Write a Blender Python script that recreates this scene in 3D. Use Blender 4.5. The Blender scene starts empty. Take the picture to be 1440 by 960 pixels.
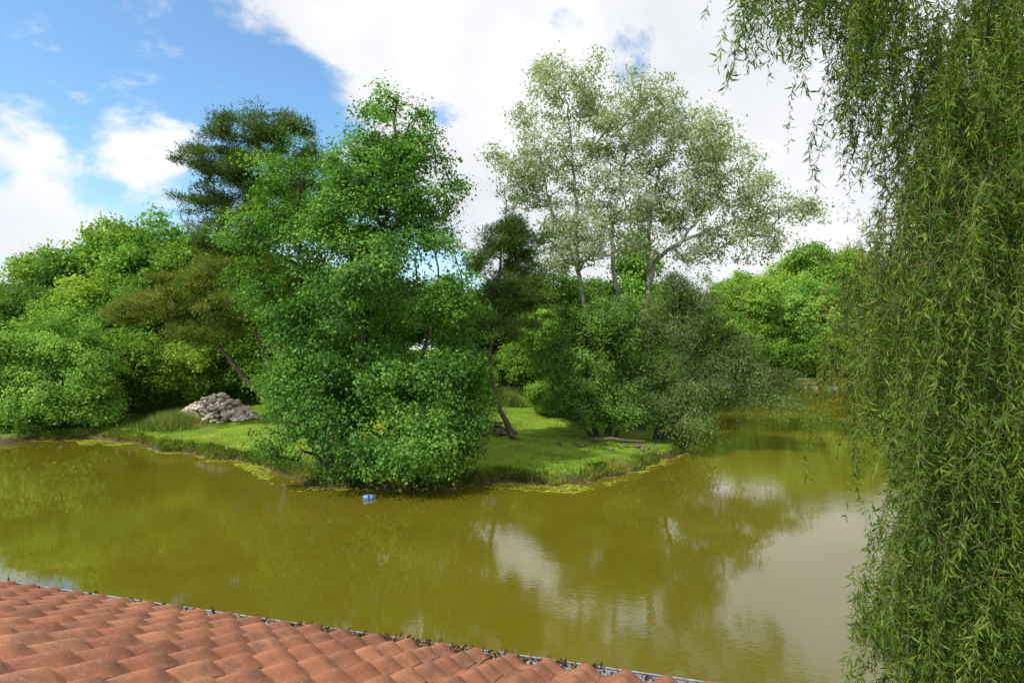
import bpy, math, numpy as np, bmesh
from mathutils import Vector, noise as mn
R = np.random.default_rng(7)
scene = bpy.context.scene
COL = scene.collection

# ------------------------------------------------------------------ helpers
def nrm(a):
    return a / (np.linalg.norm(a, axis=-1, keepdims=True) + 1e-9)

def make_mesh(name, verts, faces_idx, loop_counts, mats=(), mat_idx=None, tint=None, smooth=False):
    me = bpy.data.meshes.new(name)
    verts = np.asarray(verts, dtype=np.float32)
    fi = np.asarray(faces_idx, dtype=np.int32).ravel()
    lc = np.asarray(loop_counts, dtype=np.int32)
    me.vertices.add(len(verts)); me.vertices.foreach_set('co', verts.ravel())
    me.loops.add(len(fi)); me.loops.foreach_set('vertex_index', fi)
    me.polygons.add(len(lc))
    starts = np.concatenate([[0], np.cumsum(lc)[:-1]]).astype(np.int32)
    me.polygons.foreach_set('loop_start', starts)
    me.polygons.foreach_set('loop_total', lc)
    for m in mats: me.materials.append(m)
    if mat_idx is not None:
        me.polygons.foreach_set('material_index', np.asarray(mat_idx, dtype=np.int32))
    me.polygons.foreach_set('use_smooth', np.full(len(lc), smooth, dtype=bool))
    if tint is not None:
        at = me.attributes.new('tint', 'FLOAT', 'POINT')
        at.data.foreach_set('value', np.asarray(tint, dtype=np.float32))
    me.update(calc_edges=True)
    return me

def add_obj(name, me, parent=None, loc=(0,0,0)):
    ob = bpy.data.objects.new(name, me)
    COL.objects.link(ob); ob.location = loc
    if parent: ob.parent = parent
    return ob

def empty(name, loc=(0,0,0)):
    ob = bpy.data.objects.new(name, None); COL.objects.link(ob); ob.location = loc
    ob.empty_display_size = 0.3
    return ob

# ------------------------------------------------------------------ materials
def new_mat(name):
    m = bpy.data.materials.new(name); m.use_nodes = True
    nt = m.node_tree; nt.nodes.clear()
    return m, nt
def N(nt, t, **kw):
    n = nt.nodes.new(t)
    for k, v in kw.items(): setattr(n, k, v)
    return n
def ramp(nt, fac, stops):
    r = N(nt, 'ShaderNodeValToRGB')
    cr = r.color_ramp
    while len(cr.elements) < len(stops): cr.elements.new(0.5)
    for e, (p, c) in zip(cr.elements, stops):
        e.position = p; e.color = (*c, 1)
    nt.links.new(fac, r.inputs[0]); return r.outputs[0]
def noise_tex(nt, scale, detail=6, rough=0.55, vec=None, dist=0.0):
    n = N(nt, 'ShaderNodeTexNoise'); n.inputs['Scale'].default_value = scale
    n.inputs['Detail'].default_value = detail; n.inputs['Roughness'].default_value = rough
    n.inputs['Distortion'].default_value = dist
    if vec is not None: nt.links.new(vec, n.inputs['Vector'])
    return n.outputs['Fac']
def geo_pos(nt):
    return N(nt, 'ShaderNodeNewGeometry').outputs['Position']
def math_n(nt, op, a, b=None, c=None, clamp=False):
    m = N(nt, 'ShaderNodeMath', operation=op); m.use_clamp = clamp
    for i, v in enumerate((a, b, c)):
        if v is None: continue
        if isinstance(v, (int, float)): m.inputs[i].default_value = v
        else: nt.links.new(v, m.inputs[i])
    return m.outputs[0]
def mapr(nt, v, a, b, c=0.0, d=1.0, smooth=False):
    mr = N(nt, 'ShaderNodeMapRange')
    if smooth: mr.interpolation_type = 'SMOOTHSTEP'
    nt.links.new(v, mr.inputs[0])
    for i, x in zip((1,2,3,4), (a,b,c,d)): mr.inputs[i].default_value = x
    return mr.outputs[0]
def mixc(nt, fac, a, b, blend='MIX'):
    m = N(nt, 'ShaderNodeMix', data_type='RGBA', blend_type=blend)
    for s, v in ((m.inputs[0], fac), (m.inputs[6], a), (m.inputs[7], b)):
        if isinstance(v, (int, float)): s.default_value = v
        elif isinstance(v, tuple): s.default_value = (*v, 1)
        else: nt.links.new(v, s)
    return m.outputs[2]
def out(nt, sh):
    o = N(nt, 'ShaderNodeOutputMaterial'); nt.links.new(sh, o.inputs[0])

def leaf_mat(name, dark, mid, light, trans=0.35, rough=0.5, back=None, gloss=0.0):
    m, nt = new_mat(name)
    at = N(nt, 'ShaderNodeAttribute', attribute_name='tint')
    oi = N(nt, 'ShaderNodeObjectInfo')
    f = math_n(nt, 'ADD', at.outputs['Fac'], math_n(nt, 'MULTIPLY', math_n(nt, 'SUBTRACT', oi.outputs['Random'], 0.5), 0.6), clamp=True)
    c = ramp(nt, f, [(0.0, dark), (0.5, mid), (1.0, light)])
    if back is not None:
        g = N(nt, 'ShaderNodeNewGeometry')
        c = mixc(nt, g.outputs['Backfacing'], c, back)
    p = N(nt, 'ShaderNodeBsdfDiffuse'); nt.links.new(c, p.inputs['Color'])
    t = N(nt, 'ShaderNodeBsdfTranslucent')
    nt.links.new(mixc(nt, 1.0, c, (1.35, 1.3, 0.5), 'MULTIPLY'), t.inputs['Color'])
    mx = N(nt, 'ShaderNodeMixShader'); mx.inputs[0].default_value = trans
    nt.links.new(p.outputs[0], mx.inputs[1]); nt.links.new(t.outputs[0], mx.inputs[2])
    sh = mx.outputs[0]
    if gloss:
        gl = N(nt, 'ShaderNodeBsdfGlossy'); gl.inputs['Roughness'].default_value = rough
        m2 = N(nt, 'ShaderNodeMixShader'); m2.inputs[0].default_value = gloss
        nt.links.new(sh, m2.inputs[1]); nt.links.new(gl.outputs[0], m2.inputs[2]); sh = m2.outputs[0]
    out(nt, sh)
    return m

def rough_mat(name, stops, scale=3, detail=6, rough=0.85, bump=0.4, bscale=None, stretch=None):
    m, nt = new_mat(name)
    tc = N(nt, 'ShaderNodeTexCoord')
    v = tc.outputs['Object']
    if stretch:
        mp = N(nt, 'ShaderNodeMapping'); mp.inputs['Scale'].default_value = stretch
        nt.links.new(v, mp.inputs[0]); v = mp.outputs[0]
    c = ramp(nt, noise_tex(nt, scale, detail, 0.6, v), stops)
    p = N(nt, 'ShaderNodeBsdfPrincipled'); nt.links.new(c, p.inputs['Base Color'])
    p.inputs['Roughness'].default_value = rough
    b = N(nt, 'ShaderNodeBump'); b.inputs['Strength'].default_value = bump
    b.inputs['Distance'].default_value = 0.03
    nt.links.new(noise_tex(nt, bscale or scale*3, 5, 0.6, v), b.inputs['Height'])
    nt.links.new(b.outputs[0], p.inputs['Normal'])
    out(nt, p.outputs[0])
    return m

M_alder = leaf_mat('alder_leaf', (0.052,0.145,0.024), (0.145,0.320,0.050), (0.29,0.50,0.085), 0.38, gloss=0.012)
M_poplar = leaf_mat('white_poplar_leaf', (0.14,0.20,0.065), (0.25,0.335,0.13), (0.38,0.46,0.25), 0.36, back=(0.42,0.46,0.34))
M_greyw = leaf_mat('grey_willow_leaf', (0.08,0.14,0.04), (0.18,0.27,0.08), (0.29,0.38,0.15), 0.34)
M_darkleaf = leaf_mat('dark_leaf', (0.036,0.090,0.020), (0.088,0.190,0.038), (0.19,0.34,0.065), 0.32)
M_pine = leaf_mat('pine_needles', (0.045,0.095,0.022), (0.098,0.175,0.046), (0.20,0.28,0.062), 0.22)
M_pineb = leaf_mat('pine_needles_brown', (0.09,0.13,0.024), (0.18,0.235,0.045), (0.30,0.32,0.065), 0.22)
M_bg = leaf_mat('woodland_leaf', (0.060,0.145,0.022), (0.175,0.330,0.047), (0.37,0.52,0.085), 0.38)
M_bush = leaf_mat('shrub_leaf', (0.070,0.175,0.034), (0.180,0.360,0.065), (0.34,0.53,0.11), 0.38)
M_wil = leaf_mat('weeping_willow_leaf', (0.060,0.120,0.014), (0.165,0.255,0.030), (0.34,0.40,0.058), 0.44, gloss=0.015)
M_wily = leaf_mat('willow_leaf_yellow', (0.16,0.19,0.03), (0.31,0.33,0.055), (0.48,0.44,0.10), 0.42)
M_grassb = leaf_mat('grass_blade', (0.09,0.18,0.018), (0.21,0.35,0.032), (0.40,0.46,0.07), 0.36)
M_weed = leaf_mat('bank_weed_leaf', (0.08,0.13,0.018), (0.22,0.28,0.035), (0.46,0.36,0.08), 0.35)
M_reed = leaf_mat('tussock_grass', (0.09,0.15,0.03), (0.19,0.27,0.06), (0.36,0.38,0.12), 0.3)
M_pad = leaf_mat('duckweed', (0.11,0.15,0.012), (0.21,0.25,0.025), (0.36,0.34,0.05), 0.05)
M_bark = rough_mat('brown_bark', [(0.25,(0.035,0.026,0.018)),(0.75,(0.13,0.10,0.07))], 4, stretch=(3,3,0.6))
M_barkp = rough_mat('pine_bark', [(0.25,(0.05,0.032,0.020)),(0.75,(0.20,0.125,0.078))], 4, stretch=(3,3,0.8))
M_barkg = rough_mat('grey_bark', [(0.25,(0.10,0.095,0.072)),(0.75,(0.36,0.35,0.28))], 3, stretch=(2,2,0.7))
M_twig = rough_mat('willow_twig', [(0.25,(0.10,0.09,0.03)),(0.75,(0.24,0.20,0.07))], 6)
M_stone = rough_mat('rubble_stone', [(0.3,(0.30,0.22,0.165)),(0.5,(0.56,0.46,0.37)),(0.7,(0.74,0.66,0.57))], 1.7)
M_stoned = rough_mat('mossy_stone', [(0.25,(0.07,0.055,0.035)),(0.8,(0.22,0.17,0.12))], 2.5)

# ------------------------------------------------------------------ lake + terrain
LAKE = np.array([(-130,14),(-60,9),(-10,8.5),(5,7.6),(7.5,9),(8.8,12),(13,14.5),(25,16),(60,20),(100,40),(112,70),
 (88,94),(64,103),(48,105),(36,102),(26,82),(18.5,62),(13.2,46),(11.5,37),(10.0,32.6),(8.6,31),(6.5,28.8),(4.6,26.4),(3.2,25.6),(1.2,25.2),(-.6,25.4),
 (-3.0,24.6),(-6,24.2),(-8.6,25.0),(-12.4,29),(-16,31.2),(-19.4,33),(-24,36),(-28.3,38.4),(-32,36.2),(-45,36),(-90,38),(-135,28)], float)
def lake_sdf(P):
    A = LAKE; B = np.roll(LAKE, -1, axis=0)
    dmin = np.full(len(P), 1e9); inside = np.zeros(len(P), bool)
    for a, b in zip(A, B):
        ab = b - a; t = np.clip(((P - a) @ ab) / (ab @ ab), 0, 1)
        d = np.linalg.norm(P - (a + t[:, None]*ab), axis=1)
        dmin = np.minimum(dmin, d)
        c = ((a[1] > P[:,1]) != (b[1] > P[:,1]))
        xi = (b[0]-a[0])*(P[:,1]-a[1])/(b[1]-a[1]+1e-12) + a[0]
        inside ^= c & (P[:,0] < xi)
    return np.where(inside, -dmin, dmin)
def wob(x, y):
    return (0.35*np.sin(x*1.1+1.3*np.sin(y*0.7)) + 0.22*np.sin(x*2.7+y*1.9) + 0.14*np.sin(y*4.1-x*3.3) + 0.08*np.sin(x*8.1+y*6.7))
def sst(x, a, b):
    t = np.clip((x-a)/(b-a), 0, 1); return t*t*(3-2*t)
def height(x, y):
    x = np.asarray(x, float); y = np.asarray(y, float)
    s = lake_sdf(np.stack([x, y], 1)) + wob(x, y)*0.7
    far = sst(y, 18, 24)
    z = -1.3 + 1.3*sst(s, -3.0, 0.0)
    land = 0.10 + 0.42*sst(s, 0.0, 0.7) + far*(0.35*sst(s, 0.8, 6) + 1.55*sst(s, 5, 24))
    land += 0.09*np.sin(x*0.55+0.6)*np.sin(y*0.47) + 0.03*np.sin(x*2.3+y)*np.sin(y*2.9)
    return np.where(s > 0, land, z-0.02), s
def axis(parts, outer, growth=1.22):
    core = []
    for lo, hi, st in parts: core += list(np.arange(lo, hi, st))
    s = parts[-1][2]; a = core[-1]
    while a < outer: s *= growth; a += s; core.append(a)
    s = parts[0][2]; a = parts[0][0]; left = []
    while a > -outer: s *= growth; a -= s; left.append(a)
    return np.array(left[::-1] + core)
xs = axis([(-36,16,0.3),(16,90,1.2)], 2500); ys = axis([(21,50,0.3),(50,112,0.9)], 2500, 1.15)
X, Y = np.meshgrid(xs, ys)
Z, S = height(X.ravel(), Y.ravel())
nx, ny = len(xs), len(ys)
idx = np.arange(nx*ny).reshape(ny, nx)
q = np.stack([idx[:-1,:-1], idx[:-1,1:], idx[1:,1:], idx[1:,:-1]], -1).reshape(-1,4)
m, nt = new_mat('grass_ground')
pos = geo_pos(nt)
n1 = noise_tex(nt, 0.35, 6, 0.6, pos); n2 = noise_tex(nt, 4, 6, 0.7, pos)
c = ramp(nt, math_n(nt,'ADD',math_n(nt,'MULTIPLY',n1,0.6),math_n(nt,'MULTIPLY',n2,0.4)), [(0.34,(0.06,0.12,0.014)),(0.5,(0.16,0.27,0.024)),(0.60,(0.26,0.33,0.035)),(0.70,(0.33,0.25,0.07))])
sep = N(nt,'ShaderNodeSeparateXYZ'); nt.links.new(pos, sep.inputs[0])
zf = math_n(nt,'ADD',sep.outputs[2],math_n(nt,'MULTIPLY',math_n(nt,'SUBTRACT',n2,0.5),0.5))
dirt = ramp(nt, n2, [(0.3,(0.035,0.03,0.012)),(0.7,(0.12,0.085,0.04))])
c = mixc(nt, mapr(nt, zf, 0.25, 0.50), dirt, c)
c = mixc(nt, mapr(nt, noise_tex(nt, 0.8, 6, 0.65, pos), 0.53, 0.68, 0, 0.9), c, (0.20,0.14,0.055))
p = N(nt,'ShaderNodeBsdfPrincipled'); p.inputs['Roughness'].default_value=0.9; p.inputs['Specular IOR Level'].default_value=0.1
nt.links.new(c, p.inputs['Base Color'])
b = N(nt,'ShaderNodeBump'); b.inputs['Strength'].default_value=0.7; b.inputs['Distance'].default_value=0.12
nt.links.new(noise_tex(nt,6,6,0.7,pos), b.inputs['Height']); nt.links.new(b.outputs[0], p.inputs['Normal'])
out(nt, p.outputs[0])
add_obj('ground', make_mesh('ground', np.stack([X.ravel(),Y.ravel(),Z],1), q, np.full(len(q),4), [m], smooth=True))

# water
m, nt = new_mat('pond_water')
pos = geo_pos(nt)
c = ramp(nt, noise_tex(nt, 0.12, 4, 0.5, pos), [(0.3,(0.100,0.086,0.005)),(0.7,(0.138,0.114,0.009))])
p = N(nt,'ShaderNodeBsdfPrincipled'); nt.links.new(c, p.inputs['Base Color'])
p.inputs['Roughness'].default_value=0.02; p.inputs['IOR'].default_value=1.95
mp = N(nt,'ShaderNodeMapping'); mp.inputs['Scale'].default_value=(0.75,1.25,1); mp.inputs['Rotation'].default_value=(0,0,0.35); nt.links.new(pos, mp.inputs[0])
w1 = noise_tex(nt, 0.9, 2, 0.5, mp.outputs[0], 0.4); w2 = noise_tex(nt, 7, 3, 0.55, mp.outputs[0], 0.3)
w3 = mapr(nt, noise_tex(nt, 0.10, 3, 0.5, pos), 0.42, 0.60, 0.12, 1.0)
h = math_n(nt,'ADD',math_n(nt,'MULTIPLY',w1,0.7),math_n(nt,'MULTIPLY',math_n(nt,'MULTIPLY',w2,0.6),w3))
b = N(nt,'ShaderNodeBump'); b.inputs['Strength'].default_value=1.0; b.inputs['Distance'].default_value=0.0045
nt.links.new(h, b.inputs['Height']); nt.links.new(b.outputs[0], p.inputs['Normal'])
out(nt, p.outputs[0])
add_obj('pond_water', make_mesh('pond_water', [(-140,5,0),(120,5,0),(120,110,0),(-140,110,0)], [0,1,2,3], [4], [m]))

# ------------------------------------------------------------------ tree generator
def leaves_geom(P, nrmls, L, W, rng, tang=None, Lvar=0.3):
    n = len(P)
    nn = nrm(nrmls)
    if tang is None: tang = rng.normal(size=(n,3))
    t = tang - (tang*nn).sum(1, keepdims=True)*nn
    t = nrm(t); s = np.cross(nn, t)
    l = (L*(1+Lvar*rng.normal(size=n)).clip(0.4, 1.7))[:,None]; w = l*(W/L)
    v0 = P; v2 = P + t*l
    mid = P + t*l*0.45 - nn*l*0.06
    v1 = mid + s*w*0.5; v3 = mid - s*w*0.5
    return np.stack([v0,v1,v2,v3],1).reshape(-1,3), np.arange(4*n).reshape(n,4)

def resample(pts, step=0.5):
    pts = [np.array(p, float) for p in pts]
    ext = [2*pts[0]-pts[1]] + pts + [2*pts[-1]-pts[-2]]
    o = []
    for i in range(1, len(ext)-2):
        p0,p1,p2,p3 = ext[i-1:i+3]
        k = max(1, int(np.linalg.norm(p2-p1)/step))
        for j in range(k):
            t = j/k
            o.append(0.5*((2*p1)+(-p0+p2)*t+(2*p0-5*p1+4*p2-p3)*t*t+(-p0+3*p1-3*p2+p3)*t**3))
    o.append(pts[-1]); return np.array(o)

class Skel:
    def __init__(s): s.pos=[]; s.par=[]; s.r=[]; s.chains=[]
    def add(s, p, par, r=0.0):
        s.pos.append(np.array(p,float)); s.par.append(par); s.r.append(r); return len(s.pos)-1
    def trunk(s, pts, r0, r1, rng, step=0.5, jit=0.05, attach=None):
        P = resample(pts, step); n = len(P)
        par = -1
        if len(s.pos) and attach != 'none':
            A = np.array(s.pos); d = np.linalg.norm(A-P[0],axis=1); k=int(d.argmin())
            if d[k] < 0.8: par = k
        chain = [par] if par >= 0 else []
        for i,p in enumerate(P):
            if i>0 : p = p + rng.normal(size=3)*jit
            par = s.add(p, par, r0+(r1-r0)*(i/(n-1))**0.8); chain.append(par)
        s.chains.append(chain)
    def connect(s, C, rng, step=0.45, rise=0.9, pen=1.0, tip=0.012, expo=0.45, cap_r=9):
        nt0 = len(s.pos)
        base = np.array(s.pos)
        d0 = np.array([np.linalg.norm(base-c,axis=1).min() for c in C])
        order = np.argsort(d0)
        cap = nt0 + int(sum(np.ceil(d0/step)+2)) + 10
        A = np.zeros((cap,3)); A[:nt0]=base; n=nt0
        tips=[]; up = np.array([0,0,1.0])
        for ci in order:
            c = C[ci]
            dv = c - A[:n]; d = np.linalg.norm(dv,axis=1); hz = np.linalg.norm(dv[:,:2],axis=1)
            cost = d + pen*np.maximum(0, rise*0.5*hz - dv[:,2])
            k = int(cost.argmin()); a = A[k]; L = d[k]
            m_ = max(1,int(L/step)); chain=[k]
            dirv=(c-a)/(L+1e-6)
            ctrl = a + (dirv*0.5+ up*0.12*(1 if rise>0 else -0.3)+rng.normal(size=3)*0.07)*L
            par=k
            for j in range(1,m_+1):
                t=j/m_
                p=(1-t)**2*a+2*t*(1-t)*ctrl+t*t*c
                if j<m_: p=p+rng.normal(size=3)*0.03
                if n>=cap: A=np.vstack([A,np.zeros((cap,3))]); cap*=2
                A[n]=p; par=s.add(p,par,0.0); chain.append(par); n+=1
            s.chains.append(chain); tips.append(par)
        cnt=np.zeros(len(s.pos))
        for t in tips: cnt[t]+=1
        for i in range(len(s.pos)-1,-1,-1):
            if s.par[i]>=0: cnt[s.par[i]]+=cnt[i]
        for i in range(nt0,len(s.pos)):
            s.r[i]=min(cap_r, tip*max(1,cnt[i])**expo, s.r[s.par[i]]*0.8 if s.par[i]<nt0 else s.r[s.par[i]])
    def mesh(s, sides_big=9):
        V=[];F=[];off=0
        for ch in s.chains:
            if len(ch)<2: continue
            P=np.array([s.pos[i] for i in ch]); r=np.array([s.r[i] for i in ch])
            if len(ch)>2: r[0]=min(r[0], r[1]*1.3)
            k=sides_big if r.max()>0.09 else (5 if r.max()>0.03 else 3)
            T=nrm(np.gradient(P,axis=0))
            ref=np.array([0.31,0.95,0.1]); U=nrm(np.cross(T,ref)); W=np.cross(T,U)
            a=np.arange(k)/k*2*np.pi
            ring=(np.cos(a)[None,:,None]*U[:,None,:]+np.sin(a)[None,:,None]*W[:,None,:])
            if k>=9: ring=ring*(1+0.10*np.sin(a*3+1)[None,:,None])
            ring=ring*r[:,None,None]+P[:,None,:]
            V.append(ring.reshape(-1,3)); n=len(ch)
            i=np.arange(n-1)[:,None]*k; j=np.arange(k)[None,:]; j2=(j+1)%k
            F.append(np.stack([i+j,i+j2,i+k+j2,i+k+j],-1).reshape(-1,4)+off); off+=n*k
        return np.vstack(V),np.vstack(F)

def sample_lobes(lobes, n, rng, inner=0.35, gap=0.0, gscale=0.5, seed=0.0):
    lo=np.array(lobes,float); w=(lo[:,3]*lo[:,4]*lo[:,5])**0.75; w/=w.sum()
    o=[];cen=[];tries=0
    while len(o)<n and tries<n*12:
        tries+=1
        k=rng.choice(len(lo),p=w); d=nrm(rng.normal(size=3)); rr=inner+(1-inner)*rng.random()**0.55
        p=lo[k,:3]+d*rr*lo[k,3:6]
        if p[2]<0.35: continue
        if gap and mn.noise(Vector((p*gscale+seed).tolist()))<gap-0.5: continue
        o.append(p);cen.append(lo[k,:3])
    return np.array(o),np.array(cen)

def make_tree(name, loc, trunks, lobes, ncl, per, L, W, clump, lmat, bmat, seed, gap=0.0, gscale=0.5, inner=0.35,
              rise=0.9, upn=0.5, outn=0.6, rnd=0.7, droop=0.0, tip=0.012, expo=0.45, flat=0.65, needle=False, as_mesh=False, trunkjit=0.05, step=0.45, sub=0):
    rng=np.random.default_rng(seed)
    lobes=[tuple(l) for l in lobes]
    if sub:
        ex=[]
        for l in lobes:
            for _ in range(sub):
                d=nrm(rng.normal(size=3)); l_=np.array(l)
                f=rng.uniform(0.28,0.45)
                c=l_[:3]+d*l_[3:6]*rng.uniform(0.85,1.12)
                if c[2]-l_[5]*f<0.3: continue
                ex.append((*c,*(l_[3:6]*f)))
        lobes=lobes+ex
    sk=Skel()
    for i,(pts,r0,r1) in enumerate(trunks): sk.trunk(pts,r0,r1,rng,jit=trunkjit,attach=None if i else 'none')
    C,cen=sample_lobes(lobes,ncl,rng,inner,gap,gscale,seed*3.7)
    sk.connect(C,rng,rise=rise,tip=tip,expo=expo,step=step)
    V1,F1=sk.mesh()
    k=len(C); cl=np.repeat(np.arange(k),per); n=len(cl)
    csz=rng.uniform(0.6,1.3,k)
    off=rng.normal(size=(n,3))*clump*np.array([1,1,flat])*csz[cl,None]
    P=C[cl]+off
    if droop: P[:,2]-=droop*np.abs(rng.normal(size=n))*np.linalg.norm(off,axis=1)
    crown_c=np.array(lobes)[:,:3].mean(0)
    o_=nrm(P-cen[cl])*outn+nrm(P-crown_c)*outn*0.5+nrm(off)*0.4
    nn=o_+np.array([0,0,upn])+rng.normal(size=(n,3))*rnd
    tang=None
    if needle: tang=nrm(off)+rng.normal(size=(n,3))*0.4+np.array([0,0,0.5]); nn=rng.normal(size=(n,3))+np.array([0,0,.6])
    elif droop: tang=rng.normal(size=(n,3))*0.6+np.array([0,0,-1.0])*droop
    P[:,2]=np.maximum(P[:,2],0.10)
    V2,F2=leaves_geom(P,nn,L,W,rng,tang)
    ctint=rng.normal(0.5,0.18,k)
    sh=np.array([mn.noise(Vector((c*0.33+seed).tolist())) for c in C])*0.45
    tl=np.clip((ctint+sh)[cl]+rng.normal(0,0.11,n),0,1)
    V=np.vstack([V1,V2])-np.array(loc); F=np.vstack([F1,F2+len(V1)])
    mi=np.concatenate([np.zeros(len(F1)),np.ones(len(F2))])
    tint=np.concatenate([np.full(len(V1),.5),np.repeat(tl,4)])
    me=make_mesh(name,V,F,np.full(len(F),4),[bmat,lmat],mi,tint)
    me.polygons.foreach_set('use_smooth',np.concatenate([np.ones(len(F1),bool),np.zeros(len(F2),bool)]))
    if as_mesh: return me
    return add_obj(name,me,loc=loc)

# ---- alder (hero)
make_tree('alder_tree',(-7.8,26.8,0.3),
 [([(-7.8,26.9,0.2),(-7.2,26.6,5),(-6.0,26.1,11),(-5.3,26,17.4)],0.30,0.05),
  ([(-8.6,27.2,0.2),(-9.6,27.2,4.5),(-10.2,27.3,9),(-10.4,27.5,15)],0.22,0.04),
  ([(-7.3,26.5,0.2),(-5.2,25.8,2.8),(-3.8,25.3,6.2),(-3.2,25.3,9.5)],0.17,0.04),
  ([(-8.2,26.2,0.2),(-9.0,25.6,1.8),(-9.0,25,3.6)],0.13,0.04)],
 [(-5.4,26,16.0,1.9,2.1,2.1),(-4.2,26,13.8,2.1,2.0,2.3),(-6.3,26,13.0,2.7,2.8,2.8),(-10.2,27.5,13.4,2.3,2.2,2.7),(-8.2,26.6,12.6,2.3,2.4,2.4),(-8.6,26.6,9.6,2.6,2.4,2.8),(-11.4,27,10.2,2.2,2.5,3.0),
  (-5.0,25.5,9.6,3.5,3,3.2),(-2.8,25.3,6.6,2.1,2.3,3.2),(-7.6,25.4,6.2,2.8,2.4,3.2),(-6.6,24.8,4.6,2.6,1.7,2.4),(-9.4,25.6,5.4,2.0,1.8,2.2),(-3.0,25.0,4.0,2.2,2.0,2.6),(-8.9,25,3.0,2.5,2.0,2.2),(-6.2,24.2,2.2,2.7,1.9,1.9),(-4.0,24.1,1.8,2.3,1.7,1.5)],
 1900,84,0.125,0.10,0.34,M_alder,M_bark,11,gap=0.42,gscale=0.6,inner=0.42,sub=3,upn=0.6)

# ---- black pine behind
make_tree('pine_tree',(-14,36.2,1.2),
 [([(-14,36.2,1.0),(-15,36,8),(-16,36,14),(-16.3,36,20.3)],0.28,0.06)],
 [(-16.4,36,20.0,2.4,2.2,1.2),(-18.8,36,18.0,2.3,2.2,1.1),(-19.8,36,15.1,1.9,1.9,0.8),(-14.2,36,19.6,1.9,1.8,1.1),(-15.4,36,17.2,3.0,2.6,1.6),(-17.8,36,16.0,2.5,2.4,1.1),(-17,36,13.4,3.2,2.8,1.3),(-14.2,35.5,14.0,2.6,2.6,1.7),(-12.6,36,17.2,1.6,1.8,1.4)],
 640,115,0.25,0.042,0.25,M_pine,M_barkp,21,gap=0.44,gscale=0.8,needle=True,rise=0.25,flat=0.5,tip=0.013,sub=2)
make_tree('pine_tree',(-15.5,37.5,1.6),
 [([(-15.0,37.5,1.4),(-17.6,37.2,4.2),(-19.6,37,6.8),(-21.8,37,9)],0.22,0.05),
  ([(-14.6,37.8,1.4),(-16.2,37.5,5.0),(-17.6,37.3,9.5),(-18.2,37,12)],0.20,0.05)],
 [(-22.4,37,8.7,2.8,2.6,1.0),(-18.4,37,11.3,3.2,2.6,1.3),(-17.6,37,8.6,2.8,2.4,1.1),(-24.4,37,8.2,1.9,2,0.7),(-19.8,36.5,6.9,2.4,2,0.8),(-15.4,36.6,9.6,2.4,2.2,1.4),(-21,37,10.2,1.8,2,0.8)],
 560,110,0.25,0.042,0.26,M_pineb,M_barkp,22,gap=0.42,gscale=0.8,needle=True,rise=0.15,flat=0.45,tip=0.012,sub=2)
# ---- small scots pine, crooked trunk
make_tree('scots_pine_tree',(0.6,32,0.5),
 [([(0.75,32,0.4),(-.25,32,1.7),(-.95,32,3.6),(-1.2,32,6.4),(-.8,32,9.6),(-.3,32,14.3)],0.19,0.04)],
 [(-.3,32,13.8,.8,.7,1.1),(-.5,32,12.4,1.3,1.3,.9),(.9,32,11.8,1.5,1.4,.9),(-1.2,32,10.8,1.5,1.5,.9),(.6,32,10.1,1.7,1.4,.8),(-.3,32,9.0,1.8,1.5,.9),(-1.6,31.8,7.8,1.1,1.2,.8),(1.1,31.6,8.4,1.4,1.2,.9),(.2,31.6,7.0,1.3,1.2,.7)],
 380,110,0.23,0.040,0.22,M_pine,M_barkp,23,gap=0.42,gscale=.8,needle=True,rise=0.2,flat=0.5,tip=0.010)

# ---- white poplar
make_tree('white_poplar_tree',(7.4,36.8,0.8),
 [([(8.4,36.9,0.6),(8.9,37,5),(8.8,36.6,10),(9.9,36.1,12.2),(13,35.7,13.6),(16.6,35.5,14.6)],0.30,0.05),
  ([(7.7,36.8,0.6),(7.0,36.6,7),(6.4,36.2,13),(7.2,36,18),(8.2,36,22)],0.26,0.04),
  ([(7.0,36.6,0.6),(5.4,36.5,5),(4.3,36.2,10.5),(4.0,36,16),(3.4,36,23)],0.25,0.04),
  ([(4.3,36.1,11),(2.6,36,14.5),(1.7,36,18.5)],0.13,0.03),
  ([(8.8,36.6,9.8),(9.0,36.6,15),(10.2,36.4,20)],0.16,0.03),
  ([(10.6,36,12.5),(12.3,36,15.2),(13.2,36,18)],0.12,0.03)],
 [(3.8,36,22.2,3.1,2.8,3.0),(1.5,36,17.6,2.2,2.3,3.3),(7.8,36.2,20.8,3.2,3.0,3.1),(10.8,36.2,18.6,3.2,2.8,3.2),(13.8,36,16.2,2.9,2.6,2.8),(16.2,35.6,14.0,2.4,2.4,2.1),
  (5.4,36,15.6,4.3,3.3,3.6),(9.6,36,14.8,3.6,3.0,3.0),(13.0,36,12.5,2.6,2.4,1.5),(3.8,36,12.6,2.6,2.5,1.8)],
 1500,50,0.14,0.11,0.36,M_poplar,M_barkg,31,gap=0.50,gscale=0.75,inner=0.2,upn=0.3,rnd=1.0,tip=0.015,expo=0.42,sub=4)

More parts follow.
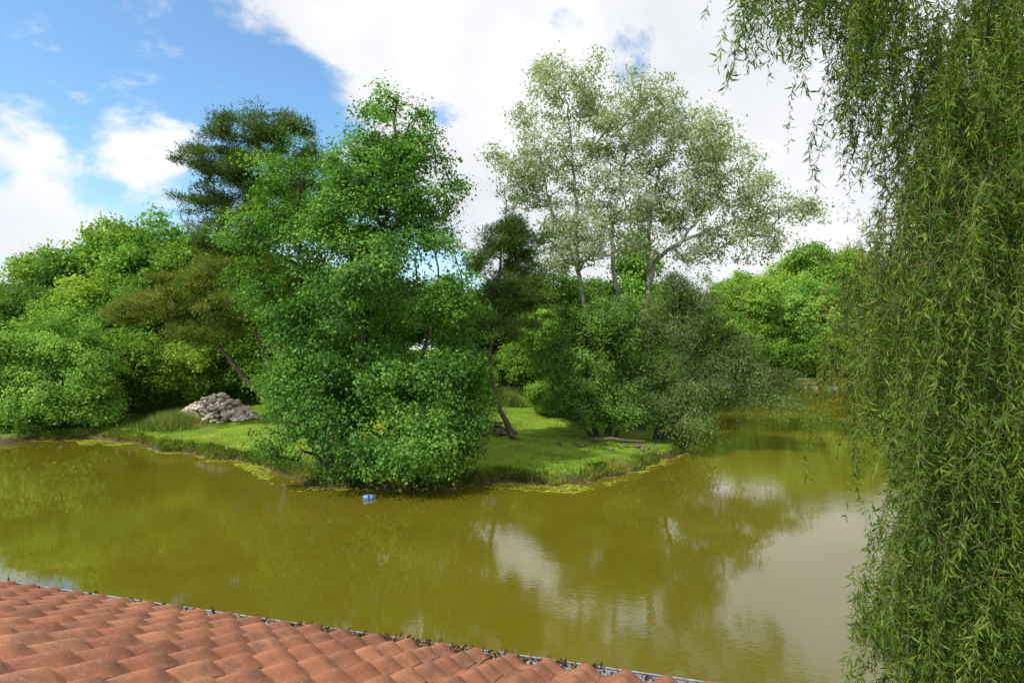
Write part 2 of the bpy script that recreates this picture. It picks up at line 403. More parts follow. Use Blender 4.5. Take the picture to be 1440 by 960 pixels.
# ---- grey drooping willow beside water
make_tree('grey_willow_tree',(8.8,34.2,0.6),
 [([(8.6,34.2,0.4),(9.0,34.2,3),(9.6,34,6.5),(10.2,34,8.4)],0.22,0.05),
  ([(8.9,34.0,0.4),(10.5,33.8,3.6),(12.6,33.5,5.4),(15.0,33.2,5.0)],0.14,0.03)],
 [(10.0,34,7.8,2.8,2.4,1.8),(11.8,34,6.4,2.8,2.3,1.5),(13.8,33.5,5.0,2.5,2,1.1),(9.3,33,4.2,1.9,2,2.0),(15.8,33.0,3.9,1.6,1.4,1.0),(10.0,32.4,2.1,1.4,1.1,1.4),(11.8,33.2,4.0,1.6,1.4,1.3),(13.4,33,3.6,1.5,1.3,.8),(10.8,34.5,9.6,2.0,2,1.0),(10.6,32.2,1.3,.9,.8,.8),(8.6,32.6,2.6,1.2,1,1.2)],
 860,75,0.16,0.045,0.30,M_greyw,M_bark,41,gap=0.40,gscale=0.7,inner=0.3,droop=0.8,rise=0.5,sub=3)
# ---- dark yew-like small tree
make_tree('yew_tree',(5.6,34.2,0.6),
 [([(5.2,34.2,0.4),(4.6,34,3),(4.4,34,6.5)],0.2,0.05),([(5.7,34.3,0.4),(5.9,34.2,3),(5.6,34,7.5)],0.22,0.05),([(6.1,34.2,0.4),(6.9,34,2.6),(7.2,34,5)],0.15,0.04),([(5.0,34.0,0.4),(3.6,33.7,2.2),(3.0,33.6,3.6)],0.12,0.03)],
 [(4.9,34,6.4,2.6,2.3,2.3),(4.2,33.6,4.0,2.2,2.0,1.8),(6.4,33.8,4.6,2.1,1.8,2.2),(5.6,34,8.2,1.9,1.7,1.7),(5.2,33.2,2.5,2.2,1.4,1.3),(3.4,33.4,2.7,1.3,1.1,1.0),(7.2,33.2,2.6,1.5,1.2,1.3),(2.9,34,5.2,1.4,1.3,1.5),(3.6,34,7.6,1.5,1.3,1.2),(7.4,33.8,6.4,1.5,1.5,1.5)],
 960,86,0.13,0.06,0.28,M_darkleaf,M_bark,42,gap=0.38,gscale=0.8,sub=3)
# ---- left shrub / sallow at water edge
make_tree('sallow_tree',(-31.5,39.5,0.8),
 [([(-31,39.8,0.6),(-31.2,39.5,4),(-31.6,39.2,8)],0.2,0.04),([(-30.6,39.8,0.6),(-28.8,39.4,3),(-27.8,39.2,5.4)],0.15,0.03),([(-31.6,39.8,0.6),(-34,39.2,3),(-35.4,39,5)],0.15,0.03)],
 [(-31.6,39.2,6.6,2.6,2.2,2.2),(-33.8,38.8,4.4,2.6,2.2,2.4),(-29.4,39.2,4.4,2.3,2.0,2.2),(-31.5,38.0,2.6,3.2,1.8,2.2),(-35.4,38.4,2.6,2.2,1.8,2.2),(-28.6,39,2.2,1.7,1.5,1.6)],
 850,80,0.17,0.10,0.34,M_bush,M_bark,43,gap=0.34,gscale=0.6,sub=3)

# ---- background woodland prototypes
def proto(name, seed, H, Rr, mat, ncl, per, L, ground=False):
    rng=np.random.default_rng(seed); lobes=[]
    cz=H*0.56 if not ground else H*0.48
    lobes.append((0,0,cz,Rr*0.75,Rr*0.75,H*0.36))
    for i in range(17):
        a=rng.uniform(0,2*np.pi); e=rng.uniform(-0.9,1.2)
        p=(math.cos(a)*Rr*0.72*math.cos(e),math.sin(a)*Rr*0.72*math.cos(e),cz+math.sin(e)*H*0.34)
        f=rng.uniform(0.26,0.48); lobes.append((*p,Rr*f,Rr*f,Rr*f*0.9))
    return make_tree(name,(0,0,0),[([(0,0,-0.3),(0.2,0.1,H*0.35),(-0.1,0,H*0.9)],H*0.018,0.04),([(0,0,H*0.15),(Rr*.3,.2,H*.4),(Rr*.5,.1,H*.7)],H*0.011,0.03),([(0,0,H*0.2),(-Rr*.3,-.2,H*.45),(-Rr*.45,.3,H*.72)],H*0.010,0.03)],
        lobes,ncl,per,L,L*0.7,0.40,mat,M_bark,seed,gap=0.38,gscale=0.6,inner=0.5,as_mesh=True,step=0.7,rnd=0.9)
PR=[proto('woodland_crown_a',101,12,4.2,M_bg,500,75,0.20),
    proto('woodland_crown_b',102,12,3.6,M_bg,470,75,0.20),
    proto('woodland_crown_c',103,12,4.8,M_bush,520,75,0.21),
    proto('woodland_crown_d',104,12,3.4,M_darkleaf,450,75,0.19),
    proto('understorey',105,6,3.4,M_bg,360,70,0.19,True),
    proto('slim_poplar_crown',106,14,1.8,M_bush,320,75,0.18)]
PH=[12,12,12,12,6,14]
def place(parent, kind, x, y, h, wf=1.0, rot=None):
    z,_=height(np.array([x]),np.array([y]))
    ob=add_obj(parent.name.split('.')[0]+'_crown',PR[kind],parent)
    s=(h-z[0])/PH[kind]/0.97
    ob.location=(x,y,float(z[0])); ob.scale=(s*wf,s*wf,s); ob.rotation_euler=(0,0,R.uniform(0,6.28) if rot is None else rot)
wl=empty('woodland_trees')
for k,x,y,h,wf in [(3,-49.5,56,13,1.1),(0,-45,55,15.5,1),(2,-42,57,16.5,1),(1,-38,56,18.6,1),(2,-34,57,19,1),(0,-30,56,17.5,1),(1,-54,55,12,1.1),(2,-59,55,14,1),
    (3,-41,49,12,1.2),(0,-36,50,12.5,1.1),(2,-32,49,11,1.2),(1,-28.5,51,12,1.2),(0,-24.5,50,13.5,1.1),(2,-20.5,50,13,1.1),
    (3,-22,58,15,1.1),(0,-17,56,14,1.2),(3,-12,54,13.5,1.2),(1,-7,55,13,1.2),(3,-2.5,58,12.5,1.2),(0,-27,60,17,1.1),
    (3,1.5,56,12.5,1.2),(0,5,54,13,1.1),(3,8.5,56,13.5,1.2),(0,13,58,12,1.2),(3,16,64,13,1.1),(2,-15,46,11,1.0),(3,-11,44,10,1.0),(0,20,72,14,1.1),(3,24,86,15,1.2),(0,30,100,15,1.3),(0,3,49,9.5,1.3),(3,9.5,47,9,1.3)]:
    place(wl,k,x,y,h,wf)
us=empty('understorey_shrubs')
for x,y,h,wf in [(-37,42,6,1.1),(-26.5,46.5,6.5,1),(-24.5,49,7,1.2),(-30,45,7.5,1),(-34,44,7,1),(-20,49,6,1.2),(-42,42,7,1.2),(-48,41,7,1.2),
   (-16,44.5,5.5,1.2),(-12,42,5.5,1.2),(-8,45,6,1.2),(-4,52,6.5,1.4),(0,55,6.2,1.5),(4,50,5,1.3),(8,44,6,1.2),(10,41,5.5,1),(12,50,6,1.2),(15,58,6,1.2),(18.6,67,6,1.2),(23,79,6,1.2),(28,91,6,1.3),
   (-3,47,4.5,1.1),(2.5,41.5,4.2,.9),(5.5,40.5,4.5,1)]:
    place(us,4,x,y,h,wf)
sp=empty('slim_poplar_tree'); place(sp,5,10.6,50,17.2,1.0)
fb=empty('distant_trees')
for i,x in enumerate(np.arange(34,118,4.6)):
    place(fb,int(R.integers(0,3)),x,109+R.uniform(-1,5) if x<70 else 107-(x-70)*0.5,R.uniform(14.5,20.5),R.uniform(0.9,1.2))
for i,x in enumerate(np.arange(33,100,3.6)):
    place(fb,4,x,106.4+R.uniform(0,1) if x<64 else 106-(x-64)*0.42,R.uniform(5,9.5),R.uniform(0.9,1.3))
for x,y,h in [(66,122,29),(60,124,26),(74,122,28),(83,118,26),(50,124,22)]: place(fb,1 if h>24 else 0,x,y,h,1.0)
for x in np.arange(-190,160,11):
    place(fb,int(R.integers(0,4)),x,128+R.uniform(-6,10),R.uniform(16,21),R.uniform(1.3,1.6))
for x in np.arange(-120,-58,9):
    place(fb,int(R.integers(0,4)),x,46+R.uniform(-3,8),R.uniform(11,15),R.uniform(1.2,1.5))
for y in np.arange(20,75,9):
    place(fb,int(R.integers(0,4)),118+R.uniform(0,4),y,R.uniform(14,18),1.3)

# ------------------------------------------------------------------ weeping willow (near, right)
def willow():
    rng=np.random.default_rng(77)
    sk=Skel()
    sk.trunk([(10.6,9.4,0.2),(10.2,9.2,3),(9.6,8.8,6.5),(9.0,8.4,9)],0.42,0.24,rng,attach='none')
    sk.trunk([(9.0,8.4,9),(7.8,7.9,10.8),(5.6,7.4,11.7),(3.4,7.1,11.6),(2.4,7,11.2)],0.14,0.02,rng)
    sk.trunk([(9.6,8.8,6.5),(8.6,8.2,9.2),(7.2,8.6,10.6),(5.8,9.6,10.9)],0.13,0.03,rng)
    sk.trunk([(10.0,9.1,4.5),(9.0,8.0,7),(7.8,7.2,8.6),(6.8,6.6,8.8)],0.10,0.02,rng)
    sk.trunk([(10.2,9.2,3.0),(9.4,9.6,5.6),(8.2,10.6,7.6),(7.2,11.6,8.2)],0.10,0.02,rng)
    sk.trunk([(9.6,8.8,6.5),(9.4,11,9.0),(9.6,13,10.2),(10,14,10.0)],0.10,0.03,rng)
    tops=[];lens=[];wts=[];hub=[]
    def add(x,d,top,l,w=1,n=1,jit=.12,lj=.35):
        hub.append((x,d,top))
        for _ in range(n):
            tops.append((x+rng.normal()*jit,d+rng.normal()*jit,top+rng.normal()*jit)); lens.append(max(.45,l*(1+rng.normal()*lj*.5))); wts.append(w)
    zof=lambda py,d: 6+(490-py)/800*d
    xof=lambda px,d: (px-720)/800*d
    for i in range(52):      # overhanging fringe, arching over the water
        px=1025+rng.random()**0.75*250; d=rng.uniform(6.0,8.2); top=rng.uniform(10.7,11.7)
        yb=np.interp(px,[1022,1045,1075,1110,1165,1200,1235,1272],[30,95,85,140,110,190,255,290]); zb=zof(yb-rng.random()**1.5*150,d)
        add(xof(px,d),d,top,max(.6,top-zb),n=3,jit=.10,lj=.15)
    ky=[-400,0,150,240,330,390,440,600,700,790,860,960,1100]; kx=[1225,1232,1242,1275,1305,1260,1225,1240,1260,1280,1260,1232,1230]
    def bound(d,top,l):
        y0=490-(top-6)/d*800; y1=490-(top-l-6)/d*800
        return max(np.interp(np.linspace(y0,y1,6),ky,kx))
    for i in range(64):      # top right corner
        d=rng.uniform(6.2,9.2); top=rng.uniform(8.8,11.6); l=rng.uniform(1.0,2.8); pm=bound(d,top,l)
        px=pm+rng.random()*(1520-pm); add(xof(px,d),d,top,l,n=6,jit=.2)
    nclump=0
    while nclump<235:        # main curtain in hanging clumps
        d=rng.uniform(5.8,10); top=rng.uniform(1.9,9.6); l=rng.uniform(0.8,3.0); l=min(l,top-.35)
        if l<.5: continue
        pmin=bound(d,top,l)
        px=pmin+4+rng.random()**0.95*(1500-pmin)
        add(xof(px,d),d,top,l,n=int(rng.integers(4,9)),jit=.17); nclump+=1
    for i in range(30):      # wispy outer strands
        d=rng.uniform(6.5,8.5); y0=rng.uniform(350,520); add(xof(rng.uniform(1196,1262),d),d,zof(y0,d),(rng.uniform(540,735)-y0)/800*d,n=1)
    for i in range(12):
        d=rng.uniform(6.5,7.5); add(xof(rng.uniform(1218,1275),d),d,zof(rng.uniform(800,880),d),rng.uniform(.6,1.3),n=3)
    for i in range(165):     # yellower limbs behind
        d=rng.uniform(10.5,15); px=rng.uniform(1200,1500); yt=np.interp(px,[1200,1290,1480],[345,205,150])+rng.random()*270
        add(xof(px,d),d,zof(yt,d),rng.uniform(.6,1.6),2,n=3,jit=.35)
    T0=np.array(tops);lens=np.array(lens);wts=np.array(wts)
    sk.connect(np.array(hub),rng,step=0.35,rise=-0.2,pen=0.3,tip=0.006,expo=0.36,cap_r=0.022)
    V1,F1=sk.mesh()
    aP=[];aN=[];aT=[];tint=[];which=[];sv=[];sf=[];so=0
    for (tp,l,w) in zip(T0,lens,wts):
      for rep in range(2):
        p0=tp+rng.normal(size=3)*.10 if rep else tp
        ll=l*rng.uniform(0.55,1.05) if rep else l
        step=0.09; n=max(4,int(ll/step))
        t=np.arange(n)*step
        a=rng.uniform(0,6.28); o_=np.array([math.cos(a),math.sin(a),0])
        bd=rng.uniform(.1,.8)*min(1,ll)
        bend=bd*(1-np.exp(-t*1.8)); rise_=0.12*np.sin(np.minimum(t*2.5,3.14))*bd
        sway=0.10*np.sin(t*rng.uniform(1,3)+rng.uniform(0,6))*np.minimum(1,t)
        sa=rng.uniform(0,6.28); so_=np.array([math.cos(sa),math.sin(sa),0])
        pts=p0+o_*(bend-bd*.4)[:,None]+so_*sway[:,None]+np.array([-0.06,0,0])*(t[:,None]**1.4)+np.array([0,0,-1.0])*(t-rise_)[:,None]
        pts=pts+np.cumsum(rng.normal(size=(n,3))*0.014,axis=0)
        pts[:,2]=np.maximum(pts[:,2],0.15)
        rr=np.linspace(0.0035,0.0012,n); aa=np.arange(3)*2.094
        ring=np.stack([np.cos(aa),np.sin(aa),np.zeros(3)],1)[None]*rr[:,None,None]+pts[:,None]
        sv.append(ring.reshape(-1,3)); i=np.arange(n-1)[:,None]*3; j=np.arange(3)[None]; j2=(j+1)%3
        sf.append(np.stack([i+j,i+j2,i+3+j2,i+3+j],-1).reshape(-1,4)+so); so+=3*n
        m_=int(ll/(0.024 if w==1 else 0.034)); u=np.sort(rng.random(m_))*(n-1.001); k=u.astype(int); f=(u-k)[:,None]
        lp=pts[k]*(1-f)+pts[k+1]*f
        an=np.arange(m_)*2.4+rng.uniform(0,6)+rng.normal(size=m_)*.5
        oo=np.stack([np.cos(an),np.sin(an),np.zeros(m_)],1)
        aP.append(lp+rng.normal(size=(m_,3))*0.014); aT.append(oo*rng.uniform(.3,1.5,m_)[:,None]+np.array([0,0,-1.0])+rng.normal(size=(m_,3))*.35)
        aN.append(oo*0.5+rng.normal(size=(m_,3))*.8+np.array([0,-.2,.5]))
        tint.append(np.clip(rng.normal(0.44,0.20)+rng.normal(0,.13,m_),0,1)); which.append(np.full(m_,w))
    P=np.vstack(aP);T=np.vstack(aT);Nn=np.vstack(aN);tint=np.concatenate(tint);which=np.concatenate(which)
    V2,F2=leaves_geom(P,Nn,0.088,0.0165,rng,T,0.35)
    V3=np.vstack(sv);F3=np.vstack(sf)
    V=np.vstack([V1,V3,V2]);F=np.vstack([F1,F3+len(V1),F2+len(V1)+len(V3)])
    mi=np.concatenate([np.zeros(len(F1)),np.ones(len(F3)),np.where(which==2,3,2)])
    tt=np.concatenate([np.full(len(V1)+len(V3),.5),np.repeat(tint,4)])
    loc=np.array([10.6,9.4,0.2])
    me=make_mesh('weeping_willow_tree',V-loc,F,np.full(len(F),4),[M_bark,M_twig,M_wil,M_wily],mi,tt)
    add_obj('weeping_willow_tree',me,loc=tuple(loc))
willow()

# ------------------------------------------------------------------ grass blades, bank weeds
def blades(name, P, h, w, mat, rng, lean=0.35):
    n=len(P); a=rng.uniform(0,6.28,n); s=np.stack([np.cos(a),np.sin(a),np.zeros(n)],1)*w/2
    ln=rng.normal(size=(n,3))*lean; ln[:,2]=1; tip=P+nrm(ln)*h[:,None]
    V=np.stack([P-s,P+s,tip],1).reshape(-1,3)
    x_,y_=P[:,0],P[:,1]
    t=np.clip(rng.normal(.45,.2,n)+0.28*np.sin(x_*.9+.8*np.sin(y_*.6))*np.sin(y_*1.1)+0.2*np.sin(x_*2.3+y_*3.1)+.12*np.sin(x_*5.1-y_*4.3),0,1)
    return add_obj(name,make_mesh(name,V,np.arange(3*n),np.full(n,3),[mat],None,np.repeat(t,3)))
rng=np.random.default_rng(5)
x=rng.uniform(-31,13,260000); y=24+rng.random(260000)**1.5*30
z,s=height(x,y); dn=np.sin(x*1.3+y)*np.sin(y*1.7-x*.6)+rng.normal(0,.6,len(x)); k=(s>0.05)&(np.abs(x/y)<1.0)&(dn>-0.5); x,y,z,s=x[k],y[k],z[k],s[k]
blades('grass',np.stack([x,y,z-0.01],1),rng.uniform(.03,.12,len(x))*(1+0.8*(s<0.5)),0.03,M_grassb,rng)
x=rng.uniform(-31,13,420000); y=rng.uniform(23.5,42,420000); z,s=height(x,y)
dn=np.sin(x*2.1)+np.sin(x*.9+y*1.3)+rng.normal(0,.6,len(x))
k=(s>0.0)&(s<0.65)&(dn>-0.6); x,y,z=x[k],y[k],z[k]
blades('bank_weeds',np.stack([x,y,z-0.03],1),rng.uniform(.08,.36,len(x)),0.05,M_weed,rng,0.6)
def tuft(name,cx,cy,r,n,hh,mat,seed):
    g=np.random.default_rng(seed); x=cx+g.normal(size=n)*r; y=cy+g.normal(size=n)*r*.6; z,_=height(x,y)
    blades(name,np.stack([x,y,z],1),g.uniform(.5,1,n)*hh*np.clip(1.2-np.abs(x-cx)/(2.6*r),.35,1),0.045,mat,g,0.5)
tuft('tussock_grass',-23.2,38.8,.95,5200,1.45,M_reed,1)
tuft('tussock_grass',-0.3,45,0.7,1800,1.7,M_reed,2)
tuft('tussock_grass',10.2,35,0.4,900,0.9,M_reed,3)

# floating duckweed / algae fringe along the island shore
g=np.random.default_rng(9)
n=130000; x=g.uniform(-31,13,n); y=g.uniform(22,41,n); s=lake_sdf(np.stack([x,y],1))+wob(x,y)*.7
den=0.55*np.sin(x*.9+1.0)+0.5*np.sin(x*2.3+y*1.1)+0.4*np.sin(y*3.1-x*1.7)+g.normal(0,.35,n)
k=(s<-0.02)&(s>-0.35-0.7*np.clip(np.sin(x*.45+.7)+.5,0,1.5))&(den>0.0); x,y=x[k][:14000],y[k][:14000]; n=len(x); kk=7
a=np.arange(kk)[None]/kk*6.283+g.uniform(0,6,(n,1)); r=g.uniform(.02,.085,(n,1))*g.uniform(.75,1.1,(n,kk)); zz=0.006+0.0015*(np.arange(n)%8)[:,None]+np.zeros((n,kk))
V=np.stack([x[:,None]+np.cos(a)*r*1.4,y[:,None]+np.sin(a)*r,zz],-1).reshape(-1,3)
add_obj('duckweed',make_mesh('duckweed',V,np.arange(n*kk),np.full(n,kk),[M_pad],None,np.repeat(np.clip(g.normal(.5,.25,n),0,1),kk)))

# rubble
def rocks(name, spots, mat, seed):
    g=np.random.default_rng(seed); bm=bmesh.new()
    for (x,y,z,r) in spots:
        ret=bmesh.ops.create_icosphere(bm,subdivisions=2,radius=1); vs=ret['verts']
        sc=np.array([r*g.uniform(.8,1.5),r*g.uniform(.7,1.2),r*g.uniform(.5,.85)]); o=g.uniform(0,99); A=nrm(g.normal(size=(6,3)))
        rot=g.uniform(0,6.28); cr,sr=math.cos(rot),math.sin(rot)
        for v in vs:
            p=np.array(v.co)
            for a in A:
                d=p@a
                if d>.55: p=p-a*(d-.55)*.95
            p=p*(1+.14*mn.noise(Vector((p*1.7+o).tolist())))*sc
            v.co=(x+p[0]*cr-p[1]*sr,y+p[0]*sr+p[1]*cr,z+p[2])
    me=bpy.data.meshes.new(name); bm.to_mesh(me); bm.free(); me.materials.append(mat)
    return add_obj(name,me)
g=np.random.default_rng(3)
def pile(cx,cy,rx,ry,hh,n,r0,r1):
    o=[]
    for i in range(n):
        a=g.uniform(0,6.28); q_=math.sqrt(g.random()); x=cx+math.cos(a)*q_*rx; y=cy+math.sin(a)*q_*ry
        z,_=height(np.array([x]),np.array([y])); o.append((x,y,float(z[0])+hh*(1-q_**1.6)*g.uniform(.45,1.0)+.05,g.uniform(r0,r1)))
    return o
rocks('rubble_pile',pile(-21.3,41.0,3.3,1.4,1.8,430,.10,.32),M_stone,1)
rocks('rock_pile',pile(-0.9,33.6,1.1,.6,.75,60,.12,.24),M_stoned,2)
rocks('rock_pile',pile(3.9,30.8,1.9,.35,.05,9,.10,.2)+pile(6.8,31.5,1.2,.5,.05,8,.12,.22),M_stoned,4)
lg=Skel(); lg.trunk([(4.4,31.9,.9),(6.0,31.6,.95),(7.3,31.7,.9)],.10,.06,g,attach='none'); v,f=lg.mesh(); add_obj('fallen_log',make_mesh('fallen_log',v,f,np.full(len(f),4),[M_barkp],smooth=True))

# small blue plastic barrel floating under the alder
m,nt=new_mat('blue_plastic'); p=N(nt,'ShaderNodeBsdfPrincipled'); tc=N(nt,'ShaderNodeTexCoord')
nt.links.new(ramp(nt,noise_tex(nt,6,5,.6,tc.outputs['Object']),[(0.3,(0.06,0.15,0.38)),(0.7,(0.14,0.28,0.55))]),p.inputs['Base Color']); p.inputs['Roughness'].default_value=.45; out(nt,p.outputs[0])
prof_=[(-.30,0),(-.30,.13),(-.28,.155),(-.12,.165),(-.11,.175),(-.09,.175),(-.08,.165),(.08,.165),(.09,.175),(.11,.175),(.12,.165),(.28,.155),(.30,.13),(.30,0)]
V=[];F=[];k=20
for (u_,r_) in prof_:
    for j in range(k):
        a_=j/k*6.2832; V.append((u_,r_*math.cos(a_),r_*math.sin(a_)))
for i in range(len(prof_)-1):
    for j in range(k): F.append([i*k+j,i*k+(j+1)%k,(i+1)*k+(j+1)%k,(i+1)*k+j])
ob=add_obj('blue_barrel',make_mesh('blue_barrel',V,np.array(F),np.full(len(F),4),[m],smooth=True)); ob.location=(-5.7,22.8,0.04); ob.rotation_euler=(0,math.radians(4),math.radians(24)); ob.scale=(.8,.8,.8)

# ------------------------------------------------------------------ house with pantile roof
E0=np.array([-5.4,6.02,3.5]); e=np.array([0.966,-0.259,0]); e/=np.linalg.norm(e); sl=np.array([e[1],-e[0],0.0])
ang=math.radians(22); up=np.array([sl[0]*math.cos(ang),sl[1]*math.cos(ang),math.sin(ang)]); nr=np.cross(e,up); nr=nr if nr[2]>0 else -nr
house=empty('tile_roof_house')
m,nt=new_mat('terracotta_tile')
at=N(nt,'ShaderNodeAttribute',attribute_name='tint'); pos=geo_pos(nt)
c=ramp(nt,at.outputs['Fac'],[(0.0,(0.27,0.085,0.040)),(0.5,(0.41,0.145,0.068)),(1.0,(0.53,0.22,0.11))])
c=mixc(nt,mapr(nt,noise_tex(nt,5,8,.72,pos),.44,.64,0,.75),c,(0.17,0.092,0.058))
c=mixc(nt,mapr(nt,noise_tex(nt,38,5,.7,pos),.54,.68,0,.5),c,(0.50,0.34,0.25))
p=N(nt,'ShaderNodeBsdfPrincipled'); nt.links.new(c,p.inputs['Base Color']); p.inputs['Roughness'].default_value=.6
b=N(nt,'ShaderNodeBump'); b.inputs['Strength'].default_value=.5; b.inputs['Distance'].default_value=.006; nt.links.new(noise_tex(nt,60,5,.7,pos),b.inputs['Height']); nt.links.new(b.outputs[0],p.inputs['Normal'])
out(nt,p.outputs[0]); M_tile=m
def roof_side(name, org, ed, upv, nv, U0, U1, rows):
    P_=0.30; g=np.random.default_rng(12); V=[];F=[];T=[];off=0
    k=16; fr=np.linspace(0,1,k+1)
    prof=0.033*np.cos((fr-.62)*2*np.pi)+0.004*np.cos((fr-.62)*4*np.pi)
    nT=int((U1-U0)/P_)
    for r in range(rows):
        for t in range(nT):
            j=g.normal(0,.002); tw=g.normal(0,.004); ti=np.clip(g.normal(.5,.2),0,1)
            vs=[0.0,0.0,0.010,.12,.24,.365]; hs=[0.002,0.026,.033,.028,.017,.004]
            rowsV=[]
            for vv,hh in zip(vs,hs):
                u=U0+t*P_+fr*P_
                rowsV.append(org+np.outer(u,ed)+upv*(r*0.335+vv+tw)+np.outer(prof+hh+j+fr*0.003,nv))
            V.append(np.vstack(rowsV)); nn=len(vs)
            i=np.arange(nn-1)[:,None]*(k+1); jj=np.arange(k)[None]
            F.append(np.stack([i+jj,i+jj+1,i+k+2+jj,i+k+1+jj],-1).reshape(-1,4)+off); T.append(np.full(nn*(k+1),ti)); off+=nn*(k+1)
    V=np.vstack(V);F=np.vstack(F)
    return add_obj(name,make_mesh(name,V,F,np.full(len(F),4),[M_tile],None,np.concatenate(T),smooth=True),house)
roof_side('roof_tiles_front',E0,e,up,nr,-9,10.2,19)
ridge=E0+up*19*.335
up2=np.array([-up[0],-up[1],up[2]]); nr2=np.array([-nr[0],-nr[1],nr[2]])
E1=ridge-up2*19*.335
roof_side('roof_tiles_back',E1,e,up2,nr2,-9,10.2,19)
def fbox(name, o_, a, b_, c_, mat, parent):
    o_=np.array(o_,float); V=[o_+a*i+b_*j+c_*k for k in (0,1) for j in (0,1) for i in (0,1)]
    return add_obj(name,make_mesh(name,V,[0,2,3,1, 4,5,7,6, 0,1,5,4, 2,6,7,3, 0,4,6,2, 1,3,7,5],[4]*6,[mat]),parent)
M_zinc=rough_mat('zinc_gutter',[(0.3,(0.14,0.15,0.17)),(0.7,(0.30,0.32,0.35))],8,rough=.5,bump=.1)
m,nt=new_mat('brick_wall'); tc=N(nt,'ShaderNodeTexCoord'); br=N(nt,'ShaderNodeTexBrick'); mp=N(nt,'ShaderNodeMapping'); mp.inputs['Rotation'].default_value=(math.radians(90),0,0); nt.links.new(tc.outputs['Object'],mp.inputs[0]); nt.links.new(mp.outputs[0],br.inputs[0])
br.inputs['Color1'].default_value=(.30,.12,.07,1); br.inputs['Color2'].default_value=(.22,.09,.06,1); br.inputs['Mortar'].default_value=(.4,.38,.34,1); br.inputs['Scale'].default_value=4
p=N(nt,'ShaderNodeBsdfPrincipled'); nt.links.new(br.outputs[0],p.inputs['Base Color']); p.inputs['Roughness'].default_value=.9; out(nt,p.outputs[0]); M_brick=m
M_frame=rough_mat('white_frame',[(0.3,(.7,.7,.68)),(0.7,(.8,.8,.78))],5,rough=.4,bump=.05)
m,nt=new_mat('window_glass'); p=N(nt,'ShaderNodeBsdfPrincipled'); p.inputs['Base Color'].default_value=(.03,.04,.045,1); p.inputs['Roughness'].default_value=.05; out(nt,p.outputs[0]); M_glass=m
Zv=np.array([0,0,1.0]); span=2*19*.335*math.cos(ang)
w0=E0+e*(-8.6)+sl*0.45; w0[2]=0.2
fbox('walls',w0,e*18.4,sl*(span-.9),Zv*3.42,M_brick,house)
for i,uu in enumerate((-6,-2,2,6)):
    q0=E0+e*uu+sl*0.42; q0[2]=1.4
    fbox('window_frame_%d'%i,q0,e*1.3,sl*0.029,Zv*1.3,M_frame,house)
    q1=q0+e*.08+Zv*.08-sl*.012; fbox('window_glass_%d'%i,q1,e*.54,sl*.011,Zv*1.14,M_glass,house)
    q2=q1+e*.60; fbox('window_glass_r%d'%i,q2,e*.54,sl*.011,Zv*1.14,M_glass,house)
fbox('fascia',E0+e*(-9)+sl*.03-Zv*.20,e*19.2,sl*.03,Zv*.15,M_frame,house)
gu=np.linspace(-9.1,10.3,60); aa=np.linspace(0.0,math.pi,11); V=[]
cen=E0-sl*0.055-Zv*0.005
for u in gu:
    for rad in (0.062,0.066):
        for a in aa: V.append(cen+e*u+(-sl)*math.cos(a)*rad-Zv*math.sin(a)*rad)
V=np.array(V); F=[]
for i in range(len(gu)-1):
    for s_ in (0,1):
        for j in range(10):
            a0=i*22+s_*11+j; F.append([a0,a0+1,a0+23,a0+22])
    F.append([i*22,i*22+22,i*22+33,i*22+11])
add_obj('gutter',make_mesh('gutter',V,np.array(F),np.full(len(F),4),[M_zinc],smooth=True),house)
sk=Skel(); sk.trunk([tuple(cen-sl*.066+e*(-9.1)),tuple(cen-sl*.066),tuple(cen-sl*.066+e*10.3)],.010,.010,g,jit=0,attach='none'); v,f=sk.mesh(6); add_obj('gutter_bead',make_mesh('gutter_bead',v,f,np.full(len(f),4),[M_zinc],smooth=True),house)
gg=np.random.default_rng(8); n=1500; u=np.concatenate([gg.uniform(-3,8,500),gg.normal(4.6,1.0,1000)]); P=cen+np.outer(u,e)-np.outer(gg.uniform(-.05,.05,n),sl)+np.outer(gg.uniform(-.02,.03,n),Zv)
V,F=leaves_geom(P,gg.normal(size=(n,3))+np.array([0,0,1]),.045,.022,gg); M_deb=leaf_mat('leaf_litter',(.03,.022,.012),(.10,.06,.03),(.2,.13,.06),.1,.8)
add_obj('gutter_debris',make_mesh('gutter_debris',V,F,np.full(n,4),[M_deb],None,np.repeat(gg.random(n),4)),house)

# ------------------------------------------------------------------ world
SUN=Vector((-0.50,-0.42,0.76)).normalized()
elev=math.asin(SUN.z); rotz=math.atan2(SUN.x,SUN.y)
w=bpy.data.worlds.new('World'); scene.world=w; w.use_nodes=True; nt=w.node_tree; nt.nodes.clear()
try: w.cycles.sampling_method='NONE'
except Exception as ex: print('ws',ex)
tc=N(nt,'ShaderNodeTexCoord'); D=tc.outputs['Generated']
vn=N(nt,'ShaderNodeVectorMath',operation='NORMALIZE'); nt.links.new(D,vn.inputs[0]); D=vn.outputs[0]
sky=N(nt,'ShaderNodeTexSky',sky_type='NISHITA'); sky.sun_disc=False; sky.sun_elevation=elev; sky.sun_rotation=rotz; sky.air_density=1.0; sky.dust_density=0.3; sky.ozone_density=2.0
sx=N(nt,'ShaderNodeSeparateXYZ'); nt.links.new(D,sx.inputs[0])
def dot(v):
    dt=N(nt,'ShaderNodeVectorMath',operation='DOT_PRODUCT'); nt.links.new(D,dt.inputs[0]); dt.inputs[1].default_value=v
    return dt.outputs['Value']
def blob(px,py,rin,rout,wt):
    c_=Vector(((px-720)/800,1,(490-py)/800)).normalized()
    return mapr(nt,dot(c_),math.cos(math.radians(rout)),math.cos(math.radians(rin)),0,wt,True)
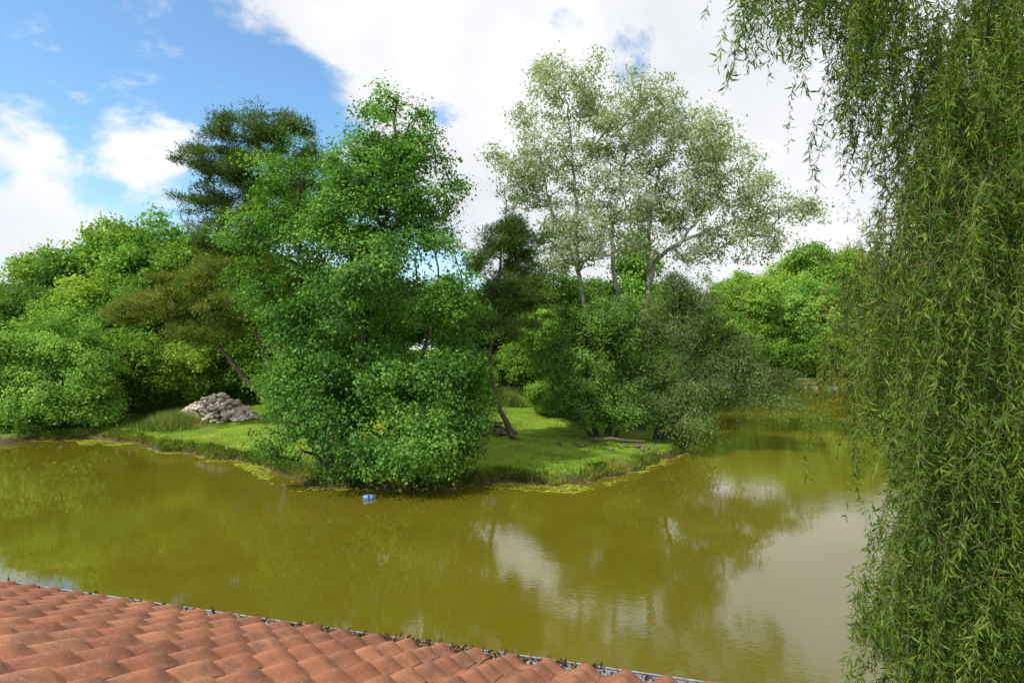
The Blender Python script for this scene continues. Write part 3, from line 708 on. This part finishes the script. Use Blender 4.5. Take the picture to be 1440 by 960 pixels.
zz=math_n(nt,'ADD',math_n(nt,'MAXIMUM',sx.outputs[2],0.0),0.40)
dv=N(nt,'ShaderNodeVectorMath',operation='DIVIDE'); nt.links.new(D,dv.inputs[0])
cz=N(nt,'ShaderNodeCombineXYZ'); [nt.links.new(zz,cz.inputs[i]) for i in range(3)]; nt.links.new(cz.outputs[0],dv.inputs[1])
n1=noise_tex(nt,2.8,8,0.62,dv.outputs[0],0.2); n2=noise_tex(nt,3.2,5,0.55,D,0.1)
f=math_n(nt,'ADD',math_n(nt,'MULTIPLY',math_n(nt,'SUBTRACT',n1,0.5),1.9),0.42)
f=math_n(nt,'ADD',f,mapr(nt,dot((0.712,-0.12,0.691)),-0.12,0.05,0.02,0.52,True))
f=math_n(nt,'ADD',f,mapr(nt,sx.outputs[1],-0.05,-0.5,0,-0.25,True))  # thins unseen cloud behind the camera to lower ambient light and deepen shadows
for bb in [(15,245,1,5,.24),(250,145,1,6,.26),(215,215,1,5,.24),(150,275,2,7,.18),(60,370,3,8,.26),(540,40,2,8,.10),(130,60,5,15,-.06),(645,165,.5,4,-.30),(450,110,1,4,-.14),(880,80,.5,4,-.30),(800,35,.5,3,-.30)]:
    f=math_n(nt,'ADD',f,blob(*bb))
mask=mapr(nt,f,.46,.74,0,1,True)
cc=ramp(nt,n2,[(0.30,(.76,.80,.86)),(0.5,(.95,.96,.99)),(0.65,(1.08,1.08,1.08))])
skyc=mixc(nt,1.0,sky.outputs[0],(0.19,0.235,0.24),'MULTIPLY')
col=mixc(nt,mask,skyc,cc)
col=mixc(nt,mapr(nt,sx.outputs[2],0.32,0.0,0,.5,True),col,(.88,.93,1.0))
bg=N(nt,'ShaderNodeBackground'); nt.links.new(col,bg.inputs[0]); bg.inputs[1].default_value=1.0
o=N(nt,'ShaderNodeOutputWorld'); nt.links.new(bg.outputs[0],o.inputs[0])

sl_=bpy.data.lights.new('sun','SUN'); sl_.energy=5.0; sl_.angle=math.radians(.5); sl_.color=(1,.955,.88)
so=bpy.data.objects.new('sun',sl_); COL.objects.link(so); so.rotation_euler=SUN.to_track_quat('Z','Y').to_euler(); so.location=(20,0,40)

cam=bpy.data.cameras.new('camera'); co=bpy.data.objects.new('camera',cam); COL.objects.link(co)
co.location=(0,0,6); co.rotation_euler=(math.radians(90.72),0,0); cam.sensor_width=36; cam.lens=20; cam.clip_end=6000; cam.clip_start=.05
scene.camera=co
scene.view_settings.view_transform='Standard'; scene.view_settings.look='None'; scene.view_settings.exposure=0; scene.view_settings.gamma=1
